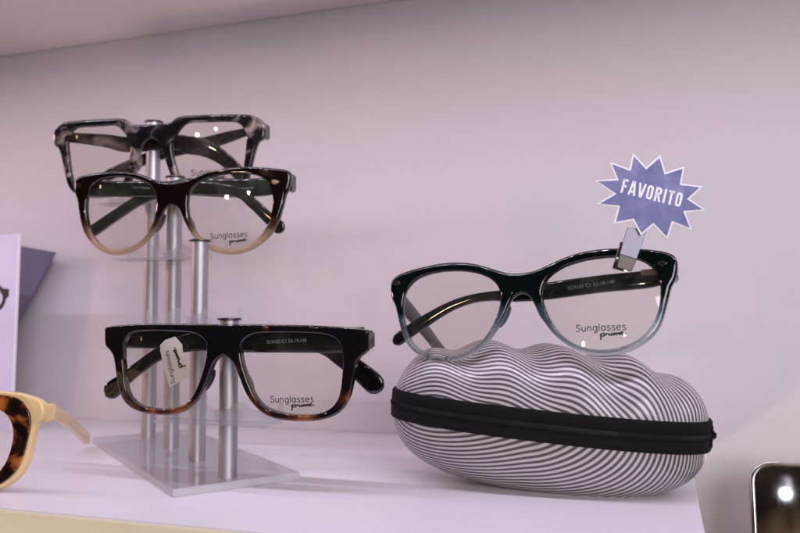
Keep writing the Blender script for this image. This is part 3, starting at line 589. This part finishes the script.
# ------------------------------------------------------------- striped case
CO = Vector((-60.5, 435, 36.2)); CA, CB = 82.5, 37.0
case = empty('eyeglass_case', CO, (0, R(4.2), 0)); tag(case, 'rounded silver and grey striped hard case with a black zip, under the ice blue eyeglasses', 'case')
def sp(c, e): return math.copysign(abs(c)**e, c)
def shell(upper):
    nr, na = 70, 260; rings = []; vs = []; uv = []
    zr = 5.5 if upper else -5.5
    for j in range(nr+1):
        ph = (j/nr)*math.pi/2
        for i in range(na):
            al = 2*math.pi*i/na
            r1 = sp(math.cos(ph), .60 if upper else .70)
            x = CA*r1*sp(math.cos(al), .86); y = CB*(sp(math.cos(ph), .80))*sp(math.sin(al), .86)
            hh = (32.0 if upper else 33.5)
            z = hh*sp(math.sin(ph), .95 if upper else .88)
            if upper:
                q = x + .55*y + 6
                k = math.sin(ph)**.6*min(1, math.cos(ph*.98)+.75)
                hump = 2.5*math.sin(q*2*math.pi/36.)
                z += hump*k - 3.5*(x/CA)**2*0 - 1.0*k
                y -= 1.1*math.sin(q*2*math.pi/36.+.6)*math.cos(ph)*math.sin(ph)*2*(1 if y < 0 else 0)
                if x > 30: z -= (x-30)*.06*k
            vs.append((x, y, zr+z if upper else zr-z))
            rr = 1-j/nr
            a2 = al - (ROTU if upper else ROTL)
            s_ = rr*math.sin(a2)*(58. if upper else 60.)
            if upper: s_ += .7*math.sin((x+.55*y+6)*2*math.pi/36.+2.6)*min(1, rr*2)*(1-rr*.3)
            uv.append(s_/2.5)
    bm = bmesh.new(); V = [bm.verts.new(Vector(v)*S) for v in vs]; lay = bm.loops.layers.uv.new('UVMap')
    idx = {v: k for k, v in enumerate(V)}
    for j in range(nr):
        for i in range(na):
            ii = [j*na+i, j*na+(i+1)%na, (j+1)*na+(i+1)%na, (j+1)*na+i]
            f = bm.faces.new([V[k] for k in ii])
            for lp, k in zip(f.loops, ii): lp[lay].uv = (uv[k], 0)
    bmesh.ops.recalc_face_normals(bm, faces=bm.faces)
    return bm
for u_, nme in ((True, 'lid'), (False, 'shell')):
    o_ = link(nme, shell(u_), M['case'], case); smooth(o_, 80)
# zip tape, piping ridges and teeth around the rim
def band(prof, n=240, tooth=0.0):
    vs = []; fs = []; m = len(prof)
    for i in range(n):
        al = 2*math.pi*i/n
        for off, z in prof:
            x = sp(math.cos(al), .86); y = sp(math.sin(al), .86)
            tt = tooth*(i % 2)*(1 if abs(z) < 1.5 else 0)
            vs.append(((CA+off+tt)*x, (CB+off+tt)*y, z))
    for i in range(n):
        for j in range(m):
            a = i*m+j; b = i*m+(j+1) % m; c = ((i+1) % n)*m+(j+1) % m; d_ = ((i+1) % n)*m+j
            fs.append((a, b, c, d_))
    return mesh(vs, fs)
tape = link('zip_tape', band([(-1, -7.8), (1.2, -7.7), (1.8, -6.8), (1.7, -4.2), (1.2, -2.2), (1.2, 2.2), (1.7, 4.2), (1.8, 6.8), (1.2, 7.7), (-1, 7.8)]), M['zip'], case); smooth(tape, 50)
th_ = link('zip_teeth', band([(.5, -1.6), (1.6, -1.2), (1.95, 0), (1.6, 1.2), (.5, 1.6)], 460, .5), M['zipteeth'], tape); smooth(th_, 50)
smooth(link('zip_end', box((CA-5, -9, -7.6), (CA+1.9, 7, 7.4), 2.2, 4), M['zip'], case), 50)
link('zip_slider', box((CA+1.5, -2.5, -2.2), (CA+3.9, 2.5, 2.2), 1.0, 3), M['zipteeth'], case)
smooth(link('zip_end', box((-CA-2.0, -7, -7.5), (-CA+5, 7, 7.5), 2.2, 4), M['zip'], case), 50)

# ------------------------------------------------------------ star sign
SC = Vector((0, 0, 91)) + (Vector((-4.8, 427.4, 150.9))-Vector((0, 0, 91)))*.965
sgn = empty('star_sign', SC, (0, 0, R(18))); sgn.scale = (.965,)*3; tag(sgn, 'blue-violet starburst paper sign reading FAVORITO clipped to the eyeglasses on the case', 'sign')
STAR = [[-8.4,21.8],[-1.8,14.6],[5.5,20.9],[8.0,11.9],[17.8,15.0],[16.0,6.2],[26.8,4.8],[19.9,-1.7],[27.9,-7.4],[17.6,-8.5],[20.9,-17.6],[11.2,-13.9],[8.3,-22.3],[1.3,-14.9],[-5.1,-20.3],[-9.0,-12.6],[-18.8,-14.4],[-16.5,-5.8],[-27.3,-4.4],[-18.6,1.0],[-28.2,7.8],[-17.1,8.6],[-20.2,17.3],[-10.3,13.7]]
smooth(link('card', plate([STAR], .7, 0, None, -3.2), M['white_ink'], sgn), 30)
inn = []
n_ = len(STAR)
for i, p in enumerate(STAR):
    a = Vector(STAR[i-1]); b = Vector(STAR[(i+1) % n_]); p = Vector(p)
    d1 = (p-a).normalized(); d2 = (b-p).normalized(); n1 = Vector((d1.y, -d1.x)); n2 = Vector((d2.y, -d2.x)); w_ = (n1+n2)
    mlen = .85/max(.3, (1+n1.dot(n2))/2)**.5/w_.length if w_.length > .01 else 0
    inn.append(tuple(p + w_*mlen*1.0))
link('print', plate([inn], .1, 0, None, -3.34), M['violet'], sgn)
pol = []; x_ = 0
for ch in 'FAVORITO':
    adv, ps = BL[ch]
    for p in ps: pol.append([(x_+a, b_) for a, b_ in p])
    x_ += adv+.13
s_, pl = along((-15.3, 1.6), (15.2, -6.0), pol, x_-.13, lambda u, v: (u, -3.42, v))
def condensed(x, y): return pl(x, y*1.02)
link('lettering', ribbons(pol, .155, condensed), M['white_ink'], sgn)
cl = link('clip', plate([[(-11.2, -16.0), (-1.5, -17.2), (-3.3, -22.6), (-7.0, -32.4), (-15.6, -29.7), (-13.2, -21.6)]], 1.0, .25, lambda u, v: 0, -1.6), M['clip'], sgn)
link('jaw', plate([[(-15.6, -29.9), (-7.1, -32.5), (-9.9, -38.6), (-17.4, -36.6)]], 1.6, .3, lambda u, v: 0, -2.4), M['clip2'], cl)
link('jaw', plate([[(-13.0, -22.5), (-4.0, -24.5), (-9.9, -38.6), (-17.4, -36.6)]], 1.0, .3, lambda u, v: 0, 6.2), M['chrome'], cl)
link('spring', box((-12.5, -1.5, -24.5), (-4.5, 7, -23), .3), M['chrome'], cl)

# --------------------------------------------------------- cards on the left
cd = empty('display_card', (-476, 499, 0), (R(-3.5), R(-2.4), 0)); tag(cd, 'pale lilac advertising card picturing black eyeglasses, standing at the left edge', 'card')
link('panel', box((-120, 0, .2), (-1, 1.6, 155), .3), M['card'], cd)
link('border', box((-1.4, -.4, .4), (-.2, 1.9, 155), .2), M['white_ink'], cd)
ring = [arc(-35, 104, 24, 15, 0, 360, 40)[:-1], arc(-35, 104, 20.5, 11.5, 0, 360, 40)[:-1], arc(-88, 104, 24, 15, 0, 360, 40)[:-1], arc(-88, 104, 20.5, 11.5, 0, 360, 40)[:-1]]
pr_ = link('printed_picture', plate(ring, .1, 0, None, -.15), M['ink'], cd)
link('printed_picture', plate([[(-66, 106), (-60, 109), (-54, 106), (-54, 109), (-60, 112), (-66, 109)]], .1, 0, None, -.15), M['ink'], cd)
link('printed_picture', plate([[(-13, 102), (-8.5, 105), (-8.5, 111), (-17, 112), (-17, 108), (-13, 108)]], .1, 0, None, -.17), M['ink'], cd)
pc = empty('purple_card', (-534, 545, 0)); tag(pc, 'dark purple card tilted on its corner behind the pale lilac card', 'card')
TR = Vector((36, 0, 144)); dn = Vector((-.44, 0, -.90)).normalized(); lf = Vector((-.97, 0, .16)).normalized()
q = [TR, TR+dn*160, TR+dn*160+lf*90, TR+lf*90]; zmin = min(v.z for v in q)
link('card', plate([[(v.x, v.z) for v in q]], 1.5, 0, lambda u, v: v*.14), M['purplecard'], pc)

# ------------------------------------------------------------------- mirror
mr_ = empty('tabletop_mirror', (118, 470, -429), (R(-9), 0, R(2))); tag(mr_, 'rounded silver framed mirror at the lower right reflecting a bright shop lamp', 'mirror')
def rrect(x0, z0, x1, z1, r):
    return [p for cx, cz, a in ((x1-r, z1-r, 0), (x0+r, z1-r, 90), (x0+r, z0+r, 180), (x1-r, z0+r, 270)) for p in arc(cx, cz, r, r, a, a+90, 10)]
MH = 436
smooth(link('rim', plate([rrect(-66, 0, 90, MH, 13), rrect(-63.2, 2.8, 87.2, MH-2.8, 10.5)], 7, .9), M['chrome'], mr_), 40, True)
link('glass', plate([rrect(-63.4, 2.6, 87.4, MH-2.6, 10.6)], 2, 0, None, 1.5), M['mirror'], mr_)

# --------------------------------------------------------- camera and light
cam = bpy.data.cameras.new('camera'); co = bpy.data.objects.new('camera', cam); col.objects.link(co); sc.camera = co
cam.sensor_width = 36; cam.lens = 36; cam.clip_start = .01; cam.clip_end = 20
co.location = Vector((0, 0, 91))*S
co.rotation_euler = (R(90+3.36), 0, R(18))
cam.dof.use_dof = True; cam.dof.focus_distance = 425*S; cam.dof.aperture_fstop = 11
def spot(name, loc, tgt, rad, power, c, cone=60):
    l = bpy.data.lights.new(name, 'SPOT'); l.energy = power; l.color = c; l.shadow_soft_size = rad*S; l.spot_size = R(cone); l.spot_blend = .6
    o = bpy.data.objects.new(name, l); col.objects.link(o); o.location = Vector(loc)*S
    o.rotation_euler = (Vector(tgt)-Vector(loc)).to_track_quat('-Z', 'Y').to_euler(); return o
def area(name, loc, tgt, size, power, c, sy=None):
    l = bpy.data.lights.new(name, 'AREA'); l.size = size*S; l.energy = power; l.color = c
    if sy: l.shape = 'RECTANGLE'; l.size_y = sy*S
    o = bpy.data.objects.new(name, l); col.objects.link(o); o.location = Vector(loc)*S
    o.rotation_euler = (Vector(tgt)-Vector(loc)).to_track_quat('-Z', 'Y').to_euler(); return o
for a in LIGHTS: spot(*a)
for a in AREAS: area(*a)
# lamp seen in the mirror
bpy.context.view_layer.update()
nm_ = (mr_.matrix_world.to_3x3() @ Vector((0, -1, 0))).normalized()
P0 = Vector((65.5, 470, -5))*S; inc = (P0-co.location).normalized(); ref = inc - 2*inc.dot(nm_)*nm_
lp = P0 + ref*1900*S
la = empty('ceiling_lamp', lp/S); tag(la, 'round white shop lamp seen as a bright spot in the mirror', 'lamp')
b_ = bmesh.new(); bmesh.ops.create_uvsphere(b_, u_segments=24, v_segments=14, radius=11*S); smooth(link('bulb', b_, M['lamp'], la))
b_ = lathe([(16, 10), (16, 40), (6, 46)], (0, 0, 0), 32); smooth(link('housing', b_, M['white_ink'], la), 40)

w = bpy.data.worlds.new('World'); sc.world = w; w.use_nodes = True; nt = w.node_tree
bg = nt.nodes['Background']; tc = N(nt, 'ShaderNodeTexCoord'); n = N(nt, 'ShaderNodeTexNoise'); n.inputs['Scale'].default_value = 3.2; n.inputs['Detail'].default_value = 5
nt.links.new(tc.outputs['Generated'], n.inputs[0])
r_ = ramp(nt, [(.38, (.020, .014, .014)), (.55, (.05, .036, .032)), (.68, (.16, .105, .065)), (.8, (.26, .18, .12))]); nt.links.new(n.outputs[0], r_.inputs[0])
# golden wood grain of the fittings across the aisle, in the direction the mirror faces
gd = (ref + Vector((.10, 0, -.16))).normalized()
dp = N(nt, 'ShaderNodeVectorMath', operation='DOT_PRODUCT'); nt.links.new(tc.outputs['Generated'], dp.inputs[0]); dp.inputs[1].default_value = gd
nn = N(nt, 'ShaderNodeTexNoise'); nn.inputs['Scale'].default_value = 16; nn.inputs['Detail'].default_value = 6
mp = N(nt, 'ShaderNodeMapping'); mp.inputs['Scale'].default_value = (4, 1, .7); nt.links.new(tc.outputs['Generated'], mp.inputs[0]); nt.links.new(mp.outputs[0], nn.inputs[0])
rg = ramp(nt, [(.35, (.25, .15, .08)), (.6, (1., .68, .38))]); nt.links.new(nn.outputs[0], rg.inputs[0])
fq = N(nt, 'ShaderNodeMapRange'); fq.inputs['From Min'].default_value = .982; fq.inputs['From Max'].default_value = .992; nt.links.new(dp.outputs['Value'], fq.inputs['Value'])
mg = N(nt, 'ShaderNodeMix', data_type='RGBA'); nt.links.new(fq.outputs[0], mg.inputs['Factor']); nt.links.new(r_.outputs[0], mg.inputs['A']); nt.links.new(rg.outputs[0], mg.inputs['B'])
print('REF', ref, gd)
nt.links.new(mg.outputs['Result'], bg.inputs[0]); bg.inputs[1].default_value = WORLD
vs_ = sc.view_settings; vs_.view_transform = 'Standard'; vs_.look = 'None'; vs_.exposure = EXPO; vs_.gamma = 1
cy = sc.cycles; cy.use_denoising = True; cy.max_bounces = 14; cy.transparent_max_bounces = 24; cy.transmission_bounces = 10
cy.caustics_refractive = True; cy.sample_clamp_indirect = 4; cy.blur_glossy = .6
